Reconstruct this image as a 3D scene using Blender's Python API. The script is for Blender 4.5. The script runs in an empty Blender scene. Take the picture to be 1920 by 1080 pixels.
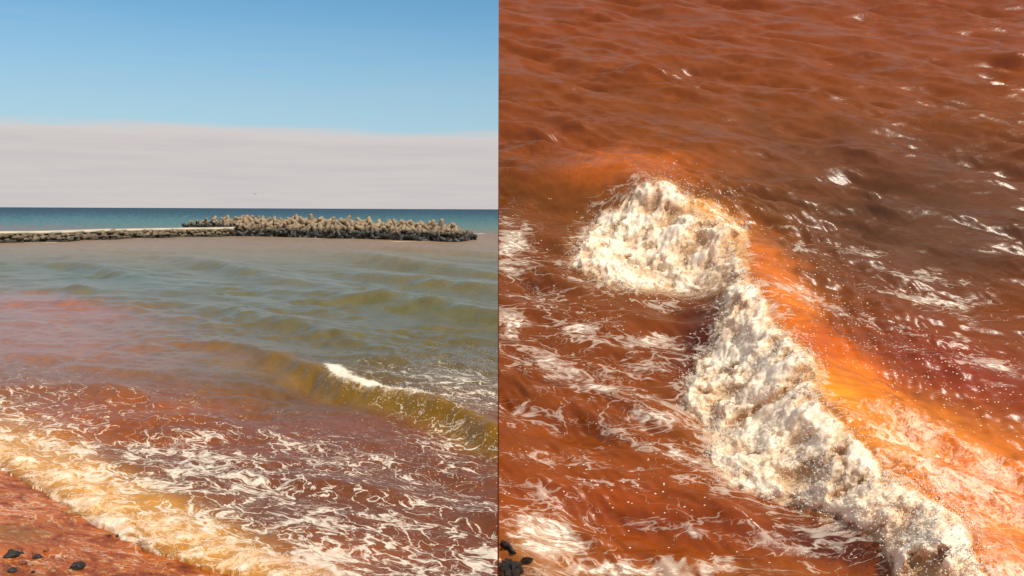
import bpy, bmesh, math, random
import numpy as np
from mathutils import Matrix, Vector

random.seed(7)
rng = np.random.default_rng(11)
scene = bpy.context.scene
COL = scene.collection

# ------------------------------------------------------------------ camera
F_PX = 1663.0                     # focal length in pixels of the 1920 px photograph
CAM_H = 6.6                       # metres above the water
PITCH = math.radians(5.08)
ROLL = 0.0043
Cc = np.array([0.0, 0.0, CAM_H])
FWD = np.array([0.0, math.cos(PITCH), -math.sin(PITCH)])
_U = np.array([0.0, math.sin(PITCH), math.cos(PITCH)])
_R = np.array([1.0, 0.0, 0.0])
RGT = _R * math.cos(ROLL) + _U * math.sin(ROLL)
UPV = _U * math.cos(ROLL) - _R * math.sin(ROLL)
cd = bpy.data.cameras.new('camera')
cam = bpy.data.objects.new('camera', cd)
COL.objects.link(cam)
cd.sensor_width = 36.0
cd.lens = 36.0 * F_PX / 1920.0
cd.clip_start = 0.1
cd.clip_end = 60000
cam.matrix_world = Matrix(((RGT[0], UPV[0], -FWD[0], Cc[0]), (RGT[1], UPV[1], -FWD[1], Cc[1]),
                           (RGT[2], UPV[2], -FWD[2], Cc[2]), (0, 0, 0, 1)))
scene.camera = cam

# ------------------------------------------------------------------ light
SUN_EL, SUN_AZ = math.radians(48), math.radians(138)      # azimuth from +Y (ahead) towards +X (right)
SKY_STRENGTH = 0.1
SUN_STRENGTH = 4.2
world = bpy.data.worlds.new('World')
scene.world = world
world.use_nodes = True
wt = world.node_tree
for n in list(wt.nodes):
    wt.nodes.remove(n)


class NT:
    """small helper for building node trees"""
    def __init__(self, tree):
        self.t = tree

    def node(self, typ, ins=None, **props):
        n = self.t.nodes.new(typ)
        for k, v in props.items():
            setattr(n, k, v)
        for k, v in (ins or {}).items():
            s = n.inputs[k]
            if hasattr(v, 'is_output') or isinstance(v, bpy.types.NodeSocket):
                self.t.links.new(v, s)
            else:
                s.default_value = v
        return n

    def m(self, op, a, b=0.0, c=0.0, clamp=False):
        n = self.node('ShaderNodeMath', {0: a, 1: b, 2: c}, operation=op, use_clamp=clamp)
        return n.outputs[0]

    def vm(self, op, a, b=(0, 0, 0)):
        n = self.node('ShaderNodeVectorMath', {0: a, 1: b}, operation=op)
        return n.outputs[0]

    def sstep(self, x, lo, hi, a=0.0, b=1.0):
        n = self.node('ShaderNodeMapRange', {'Value': x, 'From Min': lo, 'From Max': hi, 'To Min': a, 'To Max': b},
                      interpolation_type='SMOOTHSTEP')
        return n.outputs[0]

    def lin(self, x, lo, hi, a=0.0, b=1.0):
        n = self.node('ShaderNodeMapRange', {'Value': x, 'From Min': lo, 'From Max': hi, 'To Min': a, 'To Max': b})
        return n.outputs[0]

    def mix(self, f, a, b, blend='MIX'):
        n = self.t.nodes.new('ShaderNodeMix')
        n.data_type = 'RGBA'
        n.blend_type = blend
        for s, v in ((n.inputs[0], f), (n.inputs[6], a), (n.inputs[7], b)):
            if isinstance(v, bpy.types.NodeSocket):
                self.t.links.new(v, s)
            elif isinstance(v, (tuple, list)):
                s.default_value = tuple(v) + (1.0,) if len(v) == 3 else v
            else:
                s.default_value = v
        return n.outputs[2]

    def noise(self, vec, scale, detail=3.0, rough=0.55, dist=0.0):
        n = self.node('ShaderNodeTexNoise', {'Vector': vec, 'Scale': scale, 'Detail': detail, 'Roughness': rough,
                                             'Distortion': dist})
        return n.outputs[0]


w = NT(wt)
sky = w.node('ShaderNodeTexSky', sky_type='NISHITA')
sky.sun_disc = False
sky.sun_elevation = SUN_EL
sky.sun_rotation = SUN_AZ
sky.air_density = 1.0
sky.dust_density = 0.3
sky.ozone_density = 2.5
sky.altitude = 0
geo = w.node('ShaderNodeTexCoord')
sep = w.node('ShaderNodeSeparateXYZ', {0: geo.outputs['Generated']})
el = sep.outputs[2]
# a low bank of stratus all round the horizon, its top edge slightly uneven
stretch = w.vm('MULTIPLY', geo.outputs['Generated'], (3.0, 3.0, 26.0))
n1 = w.noise(stretch, 1.3, 4, 0.5)
n2 = w.noise(w.vm('MULTIPLY', geo.outputs['Generated'], (5.0, 5.0, 90.0)), 1.6, 5, 0.6)
edge = w.m('ADD', el, w.m('MULTIPLY', w.m('SUBTRACT', n1, 0.5), 0.020))
bank = w.sstep(w.m('ADD', edge, w.m('MULTIPLY', w.m('SUBTRACT', n2, 0.5), 0.018)), 0.076, 0.0905, 1.0, 0.0)
veil = w.sstep(w.m('ADD', edge, w.m('MULTIPLY', w.m('SUBTRACT', n2, 0.5), 0.05)), 0.07, 0.24, 0.50, 0.0)
K = 1.0 / SKY_STRENGTH
cl_col = w.mix(w.lin(n2, 0.3, 0.7), (0.58 * K, 0.54 * K, 0.55 * K), (0.64 * K, 0.595 * K, 0.575 * K))
rim = w.sstep(edge, 0.066, 0.082, 0.0, 0.45)
cl_col = w.mix(rim, cl_col, (0.72 * K, 0.66 * K, 0.64 * K))
tint = w.mix(1.0, sky.outputs[0], (0.66, 1.03, 1.10), 'MULTIPLY')
c = w.mix(veil, tint, (0.50 * K, 0.56 * K, 0.63 * K))
high = w.sstep(el, 0.235, 0.42, 0.0, 0.78)            # unseen thin high-cloud veil, added to neutralise blue reflections
c = w.mix(high, c, (0.50 * K, 0.465 * K, 0.44 * K))
c = w.mix(bank, c, cl_col)
bg = w.node('ShaderNodeBackground', {'Color': c, 'Strength': SKY_STRENGTH})
wo = w.node('ShaderNodeOutputWorld', {'Surface': bg.outputs[0]})

sd = bpy.data.lights.new('sun', 'SUN')
sd.energy = SUN_STRENGTH
sd.angle = math.radians(0.5)
sd.color = (1.0, 0.90, 0.76)
sun = bpy.data.objects.new('sun', sd)
COL.objects.link(sun)
SDIR = Vector((math.sin(SUN_AZ) * math.cos(SUN_EL), math.cos(SUN_AZ) * math.cos(SUN_EL), math.sin(SUN_EL)))
sun.rotation_euler = SDIR.to_track_quat('Z', 'Y').to_euler()
sun.location = (30, 10, 60)
vs = scene.view_settings
vs.view_transform = 'Standard'
vs.look = 'None'
vs.gamma = 1.0
vs.exposure = 0.0
vs.use_curve_mapping = False
scene.cycles.max_bounces = 6
scene.cycles.sample_clamp_indirect = 4.0


# ------------------------------------------------------------------ maths
def ray(px, py):
    px = np.asarray(px, float)[..., None]
    py = np.asarray(py, float)[..., None]
    return FWD + (px - 960) / F_PX * RGT - (py - 540) / F_PX * UPV


def hit(px, py, N=(0, 0, 1), P0=(0, 0, 0), lift=0.0):
    """point where the line of sight of a photo pixel meets a plane (used to survey where things stand)"""
    N = np.array(N, float)
    d = ray(px, py)
    t = ((np.array(P0) - Cc) @ N + lift) / (d @ N)
    return Cc + d * np.asarray(t)[..., None]


def proj(P):
    q = P - Cc
    wv = np.maximum(q @ FWD, 1e-3)
    return 960 + F_PX * (q @ RGT) / wv, 540 - F_PX * (q @ UPV) / wv


_perm = np.random.default_rng(3).permutation(256).astype(np.int64)
_ang = np.random.default_rng(4).random(256) * 2 * np.pi
_gx, _gy = np.cos(_ang), np.sin(_ang)
_jx, _jy = np.random.default_rng(5).random(256), np.random.default_rng(6).random(256)


def _h(ix, iy, seed):
    return _perm[(_perm[(_perm[(ix + seed * 17) & 255] + iy) & 255] + seed) & 255]


def perlin(x, y, seed=0):
    xi, yi = np.floor(x).astype(np.int64), np.floor(y).astype(np.int64)
    fx, fy = x - xi, y - yi
    ux, uy = fx * fx * fx * (fx * (fx * 6 - 15) + 10), fy * fy * fy * (fy * (fy * 6 - 15) + 10)
    r = []
    for dx, dy in ((0, 0), (1, 0), (0, 1), (1, 1)):
        hh = _h(xi + dx, yi + dy, seed)
        r.append(_gx[hh] * (fx - dx) + _gy[hh] * (fy - dy))
    a = r[0] + ux * (r[1] - r[0])
    b = r[2] + ux * (r[3] - r[2])
    return (a + uy * (b - a)) * 1.4


def fbm(x, y, octs=4, seed=0, gain=0.5, lac=2.03):
    s, a, tot = 0.0, 1.0, 0.0
    for o in range(octs):
        s = s + a * perlin(x, y, seed + o)
        tot += a
        x, y, a = x * lac + 5.3, y * lac + 1.7, a * gain
    return s / tot


def worley(x, y, seed=0):
    xi, yi = np.floor(x).astype(np.int64), np.floor(y).astype(np.int64)
    best = np.full(x.shape, 9.0)
    for dx in (-1, 0, 1):
        for dy in (-1, 0, 1):
            hh = _h(xi + dx, yi + dy, seed)
            px, py = xi + dx + _jx[hh], yi + dy + _jy[hh]
            best = np.minimum(best, (px - x) ** 2 + (py - y) ** 2)
    return np.sqrt(best)


def billow(x, y, seed=0):
    """cauliflower lumps, 0..1"""
    wx = x + 0.25 * perlin(x * 1.3, y * 1.3, seed + 40)
    wy = y + 0.25 * perlin(x * 1.3 + 9, y * 1.3, seed + 41)
    return np.clip(1.0 - worley(wx, wy, seed) ** 2, 0, 1)


def sst(x, lo, hi):
    t = np.clip((x - lo) / (hi - lo), 0, 1)
    return t * t * (3 - 2 * t)


def polydist(px, py, pts, closed=False):
    """distance to a polyline, parameter (0..n-1) of the nearest point, side (+ = left of travel)"""
    pts = np.asarray(pts, float)
    n = len(pts)
    best = np.full(px.shape, 1e18)
    par = np.zeros(px.shape)
    side = np.zeros(px.shape)
    for i in range(n if closed else n - 1):
        a, b = pts[i], pts[(i + 1) % n]
        d = b - a
        t = np.clip(((px - a[0]) * d[0] + (py - a[1]) * d[1]) / (d @ d), 0, 1)
        qx, qy = px - a[0] - t * d[0], py - a[1] - t * d[1]
        dd = qx * qx + qy * qy
        k = dd < best
        best = np.where(k, dd, best)
        par = np.where(k, i + t, par)
        side = np.where(k, np.sign(d[0] * (py - a[1]) - d[1] * (px - a[0])), side)
    return np.sqrt(best), par, side


def polysdf(px, py, pts):
    """signed distance to a closed outline, positive inside"""
    pts = np.asarray(pts, float)
    d, _, _ = polydist(px, py, pts, True)
    ins = np.zeros(px.shape, bool)
    n = len(pts)
    for i in range(n):
        (x0, y0), (x1, y1) = pts[i], pts[(i + 1) % n]
        if y0 == y1:
            continue
        cr = ((y0 > py) != (y1 > py)) & (px < (x1 - x0) * (py - y0) / (y1 - y0) + x0)
        ins ^= cr
    return np.where(ins, d, -d)


def srgb(r, g, b):
    v = np.array([r, g, b]) / 255.0
    return np.where(v <= 0.04045, v / 12.92, ((v + 0.055) / 1.055) ** 2.4)


def catmull(pts, per=8):
    pts = np.asarray(pts, float)
    P = np.vstack([2 * pts[0] - pts[1], pts, 2 * pts[-1] - pts[-2]])
    out = []
    for i in range(1, len(P) - 2):
        for k in range(per):
            t = k / per
            out.append(0.5 * ((2 * P[i]) + (P[i + 1] - P[i - 1]) * t + (2 * P[i - 1] - 5 * P[i] + 4 * P[i + 1] - P[i + 2]) * t * t
                              + (3 * P[i] - P[i - 1] - 3 * P[i + 1] + P[i + 2]) * t ** 3))
    out.append(pts[-1])
    return np.array(out)


def sines(x, y, main_dir, lam0, lam1, n, amp, spread, seed, spacing=None, sharp=0.0):
    """sum of directional wave trains; amplitude ~ wavelength; trains finer than the mesh fade out"""
    r = np.random.default_rng(seed)
    z = np.zeros(x.shape)
    tot = 0.0
    for i in range(n):
        lam = lam0 * (lam1 / lam0) ** ((i + r.random()) / n)
        a = main_dir + r.normal(0, spread)
        k = 2 * np.pi / lam
        ph = k * (x * math.cos(a) + y * math.sin(a)) + r.random() * 2 * np.pi
        A = lam ** 1.0
        s = np.sin(ph)
        if sharp:
            s = s * (1 - sharp) + sharp * (1 - 2 * np.abs(np.sin(ph / 2)))
        if spacing is not None:
            s = s * np.clip(lam / spacing / 1.5 - 1.0, 0, 1)
        z += A * s
        tot += A * A
    return amp * z / math.sqrt(tot / 2)


# ------------------------------------------------------------------ objects
def tag(o, label=None, cat=None, group=None, kind=None):
    if label:
        o['label'] = label
    if cat:
        o['category'] = cat
    if group:
        o['group'] = group
    if kind:
        o['kind'] = kind
    return o


def mesh_np(name, V, Fq, mats, attrs=None, smooth=True, parent=None):
    me = bpy.data.meshes.new(name)
    V = np.ascontiguousarray(V, np.float32)
    Fq = np.ascontiguousarray(Fq, np.int32)
    nf, k = Fq.shape
    me.vertices.add(len(V))
    me.vertices.foreach_set('co', V.ravel())
    me.loops.add(nf * k)
    me.loops.foreach_set('vertex_index', Fq.ravel())
    me.polygons.add(nf)
    me.polygons.foreach_set('loop_start', np.arange(0, nf * k, k, dtype=np.int32))
    me.update(calc_edges=True)
    if smooth:
        me.polygons.foreach_set('use_smooth', np.ones(nf, bool))
    for an, data in (attrs or {}).items():
        at = me.color_attributes.new(an, 'FLOAT_COLOR', 'POINT')
        full = np.ones((len(V), 4), np.float32)
        full[:, :data.shape[1]] = data
        at.data.foreach_set('color', full.ravel())
    me.materials.append(mats)
    me.validate()
    o = bpy.data.objects.new(name, me)
    COL.objects.link(o)
    if parent:
        o.parent = parent
    return o


def submesh(V, Fq, keep):
    Fk = Fq[keep]
    used = np.unique(Fk)
    mp = np.zeros(len(V), np.int64)
    mp[used] = np.arange(len(used))
    return used, mp[Fk]


def grid_faces(nr, nc):
    i = np.arange(nr * nc).reshape(nr, nc)
    return np.stack([i[:-1, :-1], i[:-1, 1:], i[1:, 1:], i[1:, :-1]], -1).reshape(-1, 4)


def new_mat(name):
    m = bpy.data.materials.new(name)
    m.use_nodes = True
    for n in list(m.node_tree.nodes):
        m.node_tree.nodes.remove(n)
    return m, NT(m.node_tree)


# ------------------------------------------------------------------ materials
def water_material(name, s, lace_dir, ripple, foam_col, rough=0.10, spec=0.5, fil=1.0, patch=1.0, plo=0.875, bump=0.9, stretch=(0.62, 1.15, 0.5)):
    """turbid water: tinted body, gloss, froth. masks: R thick froth, G lace density, B fleck density"""
    m, t = new_mat(name)
    tc = t.node('ShaderNodeTexCoord').outputs['Object']
    alb = t.node('ShaderNodeAttribute', attribute_name='albedo').outputs['Color']
    mk = t.node('ShaderNodeAttribute', attribute_name='mask').outputs['Color']
    ga = t.node('ShaderNodeAttribute', attribute_name='albedo').outputs['Alpha']
    sp = t.node('ShaderNodeSeparateColor', {0: mk})
    thick, dens, fleck = sp.outputs[0], sp.outputs[1], sp.outputs[2]
    rot = t.node('ShaderNodeMapping', {'Vector': tc, 'Rotation': (0, 0, lace_dir), 'Scale': (1.0, 1.0, 1.0)}).outputs[0]
    flat = t.vm('MULTIPLY', rot, stretch)
    # warp
    wn = t.node('ShaderNodeTexNoise', {'Vector': flat, 'Scale': 1.1 * s, 'Detail': 3.0})
    wv = t.vm('MULTIPLY', t.vm('SUBTRACT', wn.outputs[1], (0.5, 0.5, 0.5)), (0.9 / s, 0.9 / s, 0.0))
    q = t.vm('ADD', flat, wv)
    a1 = t.noise(q, 1.5 * s, 3.5, 0.55, 0.4)
    a2 = t.noise(t.vm('ADD', q, (13.1, 4.2, 0)), 4.2 * s, 3.0, 0.6, 0.6)
    r1 = t.m('ABSOLUTE', t.m('SUBTRACT', a1, 0.5))
    r2 = t.m('ABSOLUTE', t.m('SUBTRACT', a2, 0.5))
    big = t.noise(t.vm('ADD', flat, (3.0, 8.0, 0)), 0.8 * s, 2.5, 0.5)
    d = t.m('MULTIPLY', dens, t.sstep(big, 0.25, 0.62, 0.15, 1.25))
    w1 = t.m('MULTIPLY', d, 0.085)
    w2 = t.m('MULTIPLY', t.m('MAXIMUM', t.m('SUBTRACT', d, 0.12), 0.0), 0.075)
    l1 = t.m('DIVIDE', t.m('SUBTRACT', w1, r1), t.m('ADD', t.m('MULTIPLY', w1, 0.7), 0.004), clamp=True)
    l2 = t.m('DIVIDE', t.m('SUBTRACT', w2, r2), t.m('ADD', t.m('MULTIPLY', w2, 0.7), 0.006), clamp=True)
    # solid patches where dense
    pn = t.noise(t.vm('ADD', q, (31.0, 2.0, 0)), 1.9 * s * patch, 4.0, 0.55, 0.5)
    l3 = t.sstep(t.m('ADD', t.m('ADD', t.m('MULTIPLY', pn, 0.75), t.m('MULTIPLY', a2, 0.15)), t.m('MULTIPLY', d, 0.42)), plo, plo + 0.15)
    l3 = t.m('MULTIPLY', l3, t.sstep(t.noise(q, 9.0 * s, 4.0, 0.65), 0.40, 0.60, 1.0, 0.15))
    # flecks
    vo = t.node('ShaderNodeTexVoronoi', {'Vector': t.vm('MULTIPLY', rot, (0.55, 1.0, 0.4)), 'Scale': 21.0 * s})
    rnd = t.node('ShaderNodeSeparateColor', {0: vo.outputs['Color']}).outputs[0]
    fl = t.m('MULTIPLY', t.sstep(vo.outputs['Distance'], 0.20, 0.34, 1.0, 0.0),
             t.m('LESS_THAN', rnd, t.m('MULTIPLY', fleck, 0.75)))
    hf = t.noise(tc, 26.0 * s, 4.0, 0.65)
    mf = t.noise(tc, 7.0 * s, 4.0, 0.6)
    lf0 = t.noise(rot, 3.0 * s, 3.0, 0.55, 0.8)
    th = t.sstep(t.m('ADD', thick, t.m('MULTIPLY', t.m('SUBTRACT', t.m('ADD', t.m('MULTIPLY', hf, .38), t.m('ADD', t.m('MULTIPLY', mf, .34), t.m('MULTIPLY', t.m('ABSOLUTE', t.m('SUBTRACT', lf0, 0.5)), -0.9))), 0.27), 2.2)), 0.34, 0.74)
    lace = t.m('MAXIMUM', t.m('MAXIMUM', t.m('MULTIPLY', l1, 0.85 * fil), t.m('MULTIPLY', l2, 0.65 * fil)), t.m('MAXIMUM', l3, fl))
    foam = t.m('MAXIMUM', lace, th, clamp=True)
    # froth colour: clean froth and froth stained by the sediment of the water under it
    stained = t.mix(0.72, foam_col, t.mix(1.0, alb, (1.9, 1.9, 1.9), 'MULTIPLY'))
    lf = t.noise(tc, 2.4 * s, 4.0, 0.6, 0.5)
    fc = t.mix(t.sstep(t.m('ADD', t.m('MULTIPLY', mf, 0.4), t.m('MULTIPLY', lf, 0.6)), 0.44, 0.66, 0.0, 0.55), foam_col, stained)
    thin = t.m('MULTIPLY', t.sstep(thick, 0.08, 0.22), t.sstep(thick, 0.34, 0.80, 0.85, 0.0))   # thin froth keeps the water's tint
    fc = t.mix(thin, fc, t.mix(0.42, t.mix(1.0, alb, (1.7, 1.7, 1.7), 'MULTIPLY'), foam_col))
    big2 = t.noise(rot, 2.0 * s, 4.0, 0.6)
    body = t.mix(t.sstep(big2, 0.3, 0.7, 0.0, 0.30), alb, t.mix(1.0, alb, (0.55, 0.5, 0.55), 'MULTIPLY'))
    col = t.mix(foam, body, fc)
    rg = t.m('ADD', t.m('ADD', rough, t.m('MULTIPLY', foam, 0.55)), t.m('MULTIPLY', t.m('SUBTRACT', 1.0, ga), 0.35))
    # relief
    rp = t.noise(t.vm('MULTIPLY', rot, (0.45, 1.0, 0.45)), ripple, 4.0, 0.6, 0.3)
    b1 = t.node('ShaderNodeBump', {'Strength': bump, 'Distance': 0.22 / ripple, 'Height': rp})
    b2 = t.node('ShaderNodeBump', {'Strength': 0.45, 'Distance': 0.03 / s,
                                   'Height': t.m('MULTIPLY', foam, t.m('ADD', t.m('MULTIPLY', hf, 0.8), 0.25)),
                                   'Normal': b1.outputs[0]})
    bs = t.node('ShaderNodeBsdfPrincipled', {'Base Color': col, 'Roughness': rg, 'IOR': 1.333,
                                             'Specular IOR Level': t.m('MULTIPLY', ga, spec), 'Normal': b2.outputs[0]})
    bs.subsurface_method = 'BURLEY'
    t.t.links.new(t.m('MULTIPLY', foam, 0.4), bs.inputs['Subsurface Weight'])
    bs.inputs['Subsurface Radius'].default_value = (1.0, 0.75, 0.5)
    bs.inputs['Subsurface Scale'].default_value = 0.12 / s
    t.node('ShaderNodeOutputMaterial', {'Surface': bs.outputs[0]})
    return m


FOAM = (0.88, 0.80, 0.67)
M_SEA = water_material('turbid_sea_water', 1.15, math.radians(40), 5.0, FOAM, 0.12, 0.5)
M_RED = water_material('rust_red_water', 7.4, math.radians(12), 34.0, FOAM, 0.31, 0.68, 0.5, 0.8, 0.70, 0.5, (0.48, 1.25, 0.5))


def simple_mat(name, fn):
    m, t = new_mat(name)
    fn(t)
    return m


def _concrete(t):
    g = t.node('ShaderNodeNewGeometry')
    tc = t.node('ShaderNodeTexCoord').outputs['Object']
    oi = t.node('ShaderNodeObjectInfo')
    n = t.noise(t.vm('ADD', tc, oi.outputs['Location']), 1.6, 6, 0.65)
    n2 = t.noise(tc, 9.0, 4, 0.6)
    c = t.mix(t.sstep(n, 0.3, 0.7), (0.20, 0.142, 0.088), (0.46, 0.35, 0.225))
    c = t.mix(t.m('MULTIPLY', t.sstep(n2, 0.5, 0.75), 0.5), c, (0.16, 0.12, 0.08))
    c = t.mix(t.m('MULTIPLY', oi.outputs['Random'], 0.45), c, (0.20, 0.14, 0.08))
    z = t.node('ShaderNodeSeparateXYZ', {0: g.outputs['Position']}).outputs[2]
    wet = t.sstep(t.m('ADD', z, t.m('MULTIPLY', n, 1.4)), 2.0, 3.5, 1.0, 0.0)   # algae and splash below the tide mark, plus the pile base's shade painted in
    c = t.mix(wet, c, (0.020, 0.018, 0.012))
    b = t.node('ShaderNodeBump', {'Strength': 0.6, 'Distance': 0.05, 'Height': n2})
    bs = t.node('ShaderNodeBsdfPrincipled', {'Base Color': c, 'Roughness': t.m('SUBTRACT', 0.85, t.m('MULTIPLY', wet, 0.35)), 'Normal': b.outputs[0]})
    t.node('ShaderNodeOutputMaterial', {'Surface': bs.outputs[0]})


def _boulder(t):
    g = t.node('ShaderNodeNewGeometry')
    oi = t.node('ShaderNodeObjectInfo')
    tc = t.node('ShaderNodeTexCoord').outputs['Object']
    n = t.noise(t.vm('ADD', tc, oi.outputs['Location']), 1.8, 6, 0.65)
    c = t.mix(t.sstep(n, 0.3, 0.7), (0.10, 0.075, 0.045), (0.34, 0.26, 0.16))
    c = t.mix(t.m('MULTIPLY', oi.outputs['Random'], 0.8), c, (0.07, 0.058, 0.038))
    z = t.node('ShaderNodeSeparateXYZ', {0: g.outputs['Position']}).outputs[2]
    wet = t.sstep(t.m('ADD', z, t.m('MULTIPLY', n, 0.5)), 0.5, 1.1, 1.0, 0.0)
    c = t.mix(wet, c, (0.025, 0.022, 0.016))
    b = t.node('ShaderNodeBump', {'Strength': 0.8, 'Distance': 0.08, 'Height': n})
    bs = t.node('ShaderNodeBsdfPrincipled', {'Base Color': c, 'Roughness': 0.8, 'Normal': b.outputs[0]})
    t.node('ShaderNodeOutputMaterial', {'Surface': bs.outputs[0]})


def _cap(t):
    tc = t.node('ShaderNodeTexCoord').outputs['Object']
    n = t.noise(tc, 0.7, 6, 0.6)
    c = t.mix(n, (0.48, 0.40, 0.29), (0.66, 0.58, 0.45))
    bs = t.node('ShaderNodeBsdfPrincipled', {'Base Color': c, 'Roughness': 0.85})
    t.node('ShaderNodeOutputMaterial', {'Surface': bs.outputs[0]})


def _rock(dark, light, rough):
    def f(t):
        tc = t.node('ShaderNodeTexCoord').outputs['Object']
        n = t.noise(tc, 5.0, 6, 0.65)
        n2 = t.noise(tc, 22.0, 4, 0.6)
        c = t.mix(t.sstep(n, 0.35, 0.7), dark, light)
        b = t.node('ShaderNodeBump', {'Strength': 0.7, 'Distance': 0.02, 'Height': t.m('ADD', n, t.m('MULTIPLY', n2, 0.4))})
        bs = t.node('ShaderNodeBsdfPrincipled', {'Base Color': c, 'Roughness': rough, 'Normal': b.outputs[0]})
        t.node('ShaderNodeOutputMaterial', {'Surface': bs.outputs[0]})
    return f


def _beach(t):
    tc = t.node('ShaderNodeTexCoord').outputs['Object']
    rot = t.node('ShaderNodeMapping', {'Vector': tc, 'Rotation': (0, 0, math.radians(30))}).outputs[0]
    st = t.vm('MULTIPLY', rot, (0.6, 1.4, 1.0))
    mk = t.node('ShaderNodeSeparateColor', {0: t.node('ShaderNodeAttribute', attribute_name='mask').outputs['Color']})
    wash, sand = mk.outputs[0], mk.outputs[1]
    n = t.noise(st, 1.5, 6, 0.62, 1.2)
    n2 = t.noise(st, 5.0, 6, 0.68, 0.8)
    n3 = t.noise(tc, 45.0, 3, 0.7)
    c = t.mix(t.sstep(n, 0.32, 0.66), (0.22, 0.036, 0.005), (0.58, 0.145, 0.018))
    c = t.mix(t.sstep(n2, 0.54, 0.72), c, (0.66, 0.27, 0.07))
    c = t.mix(t.sstep(n2, 0.44, 0.30), c, (0.09, 0.022, 0.010))
    ridge = t.m('ABSOLUTE', t.m('SUBTRACT', t.noise(st, 1.7, 5, 0.6, 1.6), 0.5))
    lines = t.m('MULTIPLY', t.sstep(ridge, 0.006, 0.03, 1.0, 0.0), t.sstep(n, 0.42, 0.60))
    sc = t.mix(t.sstep(n3, 0.35, 0.7), (0.18, 0.075, 0.030), (0.38, 0.20, 0.09))
    sm = t.sstep(t.m('ADD', sand, t.m('MULTIPLY', t.m('SUBTRACT', t.m('ADD', t.m('MULTIPLY', n2, 0.6), t.m('MULTIPLY', n, 0.4)), 0.5), 3.0)), 0.35, 0.85)
    c = t.mix(sm, c, sc)
    c = t.mix(t.m('MULTIPLY', lines, t.m('SUBTRACT', 0.75, t.m('MULTIPLY', sm, 0.6))), c, (0.74, 0.58, 0.42))
    b = t.node('ShaderNodeBump', {'Strength': 0.8, 'Distance': 0.05, 'Height': t.m('ADD', n2, t.m('MULTIPLY', n3, 0.25))})
    bs = t.node('ShaderNodeBsdfPrincipled', {'Base Color': c, 'Specular IOR Level': 0.14, 'Roughness': t.m('ADD', 0.30, t.m('MULTIPLY', sm, 0.5)),
                                             'Normal': b.outputs[0]})
    t.node('ShaderNodeOutputMaterial', {'Surface': bs.outputs[0]})


def _drop(t):
    bs = t.node('ShaderNodeBsdfPrincipled', {'Base Color': (0.84, 0.78, 0.69, 1), 'Roughness': 0.35})
    t.node('ShaderNodeOutputMaterial', {'Surface': bs.outputs[0]})


M_CONC = simple_mat('weathered_concrete', _concrete)
M_BOULD = simple_mat('breakwater_stone', _boulder)
M_CAP = simple_mat('pale_concrete', _cap)
M_DARK = simple_mat('wet_black_rock', _rock((0.010, 0.008, 0.007), (0.05, 0.038, 0.03), 0.35))
M_REDR = simple_mat('rust_stained_rock', _rock((0.12, 0.03, 0.015), (0.36, 0.13, 0.07), 0.5))
M_TANR = simple_mat('tan_pebble_rock', _rock((0.28, 0.17, 0.07), (0.52, 0.38, 0.2), 0.55))
M_BEACH = simple_mat('wet_rust_sand', _beach)
M_DROP = simple_mat('froth_drops', _drop)
M_BIRD = simple_mat('bird_feathers', _rock((0.05, 0.05, 0.06), (0.12, 0.12, 0.13), 0.8))

OCT_V = np.array([[1, 0, 0], [-1, 0, 0], [0, 1, 0], [0, -1, 0], [0, 0, 1], [0, 0, -1]], float)
OCT_F = np.array([[0, 2, 4], [2, 1, 4], [1, 3, 4], [3, 0, 4], [2, 0, 5], [1, 2, 5], [3, 1, 5], [0, 3, 5]])


def droplets(name, P, rad, label, cat):
    n = len(P)
    sq = rng.uniform(0.6, 1.4, (n, 1, 3))
    V = P[:, None, :] + OCT_V[None] * rad[:, None, None] * sq
    Fq = OCT_F[None] + (np.arange(n) * 6)[:, None, None]
    o = mesh_np(name, V.reshape(-1, 3), Fq.reshape(-1, 3), M_DROP)
    return tag(o, label, cat, kind='stuff')


# ================================================================== the sea (left of the view, out to the horizon)
TRAVEL = math.atan2(-0.76, -0.65)                 # the swell runs to the left and towards the shore
tv = np.array([math.cos(TRAVEL), math.sin(TRAVEL)])
cv = np.array([-tv[1], tv[0]])                    # along the crests


def surveyed(pts):
    P = hit([p[0] for p in pts], [p[1] for p in pts])
    return P[:, :2]


dep = np.concatenate([np.linspace(0.0175, 0.05, 60)[:-1],
                      np.arange(0.05, 1.2, 0.05), np.arange(1.2, 25.6, 0.040), np.linspace(26, 40, 8)])
Drow = CAM_H / np.tan(np.radians(dep))
rat = np.concatenate([-np.geomspace(8, 0.68, 14), np.arange(-0.63, 0.03, 0.00088), np.geomspace(0.05, 8, 18)])
D, Rr = np.meshgrid(Drow, rat, indexing='ij')
X, Y = D * Rr, D.copy()
spacing = np.gradient(Drow)
spacing = np.abs(spacing)[:, None] * np.ones_like(X) * 1.05 + 0.02
nearfade = np.clip(1.4 - D / 600.0, 0.3, 1.0)
Z = np.zeros_like(X)
Z += sines(X, Y, TRAVEL, 6.0, 16.0, 14, 0.075, 0.22, 21, spacing)
Z += sines(X, Y, TRAVEL + 0.25, 1.4, 5.0, 36, 0.078, 0.45, 22, spacing, 0.25)
Z += sines(X, Y, TRAVEL - 0.1, 0.35, 1.3, 44, 0.027, 0.6, 23, spacing, 0.3)
lump = 0.55 + 0.9 * sst(fbm(X / 9.0, Y / 9.0, 3, 70), -0.3, 0.4)
Z *= lump

SS, CS = X * tv[0] + Y * tv[1], X * cv[0] + Y * cv[1]


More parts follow.
